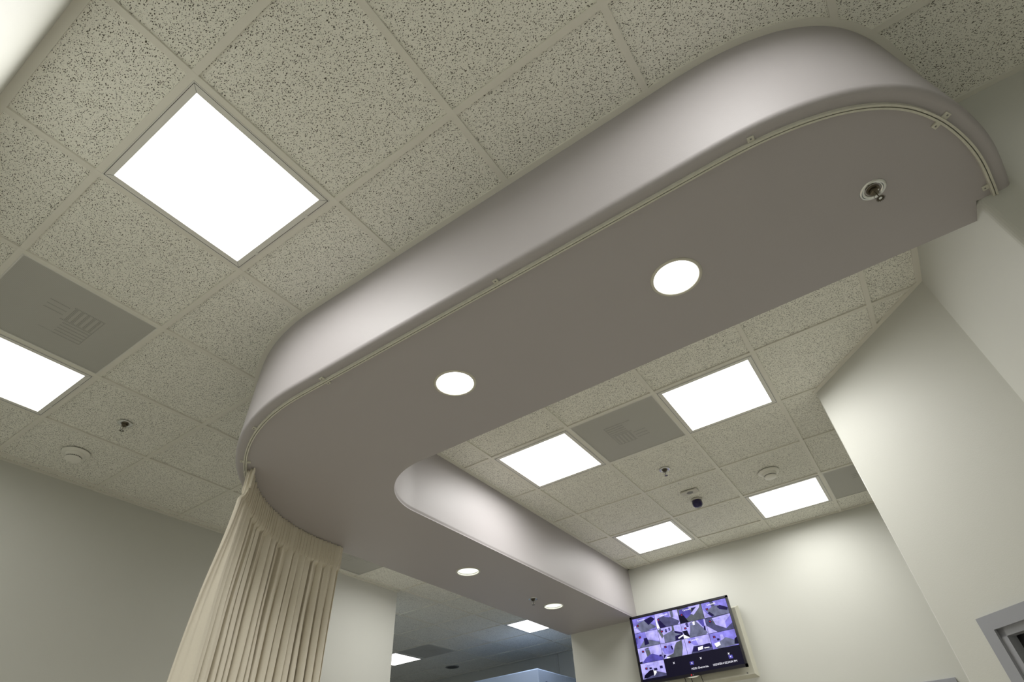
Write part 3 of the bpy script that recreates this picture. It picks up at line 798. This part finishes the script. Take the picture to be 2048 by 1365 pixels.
def xmark(y, z, s=0.010):
    bm = bmesh.new()
    for sg in (-1, 1):
        d = Vector((1, sg)).normalized(); q = Vector((-d.y, d.x)) * 0.0014
        a = d * -s; b = d * s
        bm.faces.new([bm.verts.new((-0.003, Y(y + p.x), Zt(z + p.y))) for p in (a + q, a - q, b - q, b + q)])
    obj('cross_mark', bm, WTXT, scr)
xmark(0.659, -0.911); xmark(0.412, -0.914); xmark(0.167, -0.919)
for (y, z) in ((0.50, -0.938), (0.158, -0.944)):
    bm = bmesh.new()
    bm.faces.new([bm.verts.new((-0.0022, Y(y + a), Zt(z + b))) for a, b in ((-.017, -.013), (.017, -.013), (.017, .013), (-.017, .013))])
    obj('icon', bm, SP['mid'], scr); xmark(y, z + .001, 0.007)
bm = bmesh.new(); lathe(bm, [(0.0, 0.0), (0.0055, 0.0)], 20)
lg = obj('logo_badge', bm, RED, tv); lg.matrix_local = Matrix.Translation((-0.0068, Y(0.527), Zt(tz0 + 0.010))) @ Matrix.Rotation(PI / 2, 4, 'Y')
text('LG', 0.517, tz0 + 0.006, 0.011, GREYL, tv, 'logo_letters', -0.0068)
bm = bmesh.new(); q = 20
pts_ = [(-0.004, Y(0.518) + 0.05 * math.cos(PI + PI * k / q), Zt(tz0) - 0.010 * math.sin(PI * k / q)) for k in range(q + 1)]
a = [bm.verts.new(p_) for p_ in pts_]; b = [bm.verts.new((0.012, p_[1], p_[2])) for p_ in pts_]
bm.faces.new(a); bm.faces.new(b[::-1])
for k in range(q): bm.faces.new((a[k], a[k + 1], b[k + 1], b[k]))
obj('base_lip', bm, PLAST, tv)

# plate box behind the television
t = thing('wall_box', (XB, 0.39, H - 1.10), 'ivory box with sloping edges on the wall behind the television', 'wall box')
bm = bmesh.new()
def frustum(bm, y0, y1, z0, z1, x_out, x_in, g):
    o_ = [bm.verts.new((x_in, y, z)) for y, z in ((y0, z0), (y1, z0), (y1, z1), (y0, z1))]
    i_ = [bm.verts.new((x_out, y, z)) for y, z in ((y0 + g, z0 + g), (y1 - g, z0 + g), (y1 - g, z1 - g), (y0 + g, z1 - g))]
    bm.faces.new(i_)
    for k in range(4): bm.faces.new((o_[k], o_[(k + 1) % 4], i_[(k + 1) % 4], i_[k]))
frustum(bm, -0.39, 0.39, 0.0, 0.555, -0.045, 0.0, 0.022)
obj('cover', bm, PLATE, t)
bm = bmesh.new(); lathe(bm, [(0.0, 0.0), (0.006, 0.0)], 16); o = obj('lock', bm, SENSO, t); o.matrix_local = Matrix.Translation((-0.0456, -0.31, 0.034)) @ Matrix.Rotation(PI / 2, 4, 'Y')
# tilting arm between box and set
bm = bmesh.new(); box(bm, 5.337, 5.3545, 0.30, 0.66, H - 0.92, H - 0.66); tag(obj('television_mount', bm, BEZ), 'black bracket between the television and the ivory wall box', 'bracket')
# cables
for k, (lab, y0) in enumerate((('left of the three thin black cables hanging below the television', 0.60), ('middle of the three thin black cables hanging below the television', 0.545), ('right of the three thin black cables hanging below the television', 0.455))):
    bm = bmesh.new(); tube(bm, [(5.315, y0 + 0.01, H - 1.00), (5.31, y0, H - 1.06), (5.32, y0 - 0.006, H - 1.12), (5.34, y0 - 0.012, H - 1.30), (5.38, y0 - 0.015, H - 1.7)], 0.0028, 8)
    tag(obj('cable', bm, CABLE, smooth=True), lab, 'cable', 'cables under the television')

# ------------------------------------------------------------------ booth in the far room
t = thing('booth', (6.95, 3.4, 0), 'tall pale blue booth in the far room with its top corner in view', 'booth')
bm = bmesh.new(); box(bm, -0.52, 0.75, -0.62, 0.9, 0, H - 0.475, bev=0.012); obj('body', bm, BOOTH, t)
bm = bmesh.new(); box(bm, -0.36, 0.60, -0.628, -0.60, 0.9, H - 0.60, bev=0.004); obj('dark_panel', bm, VIOL, t)
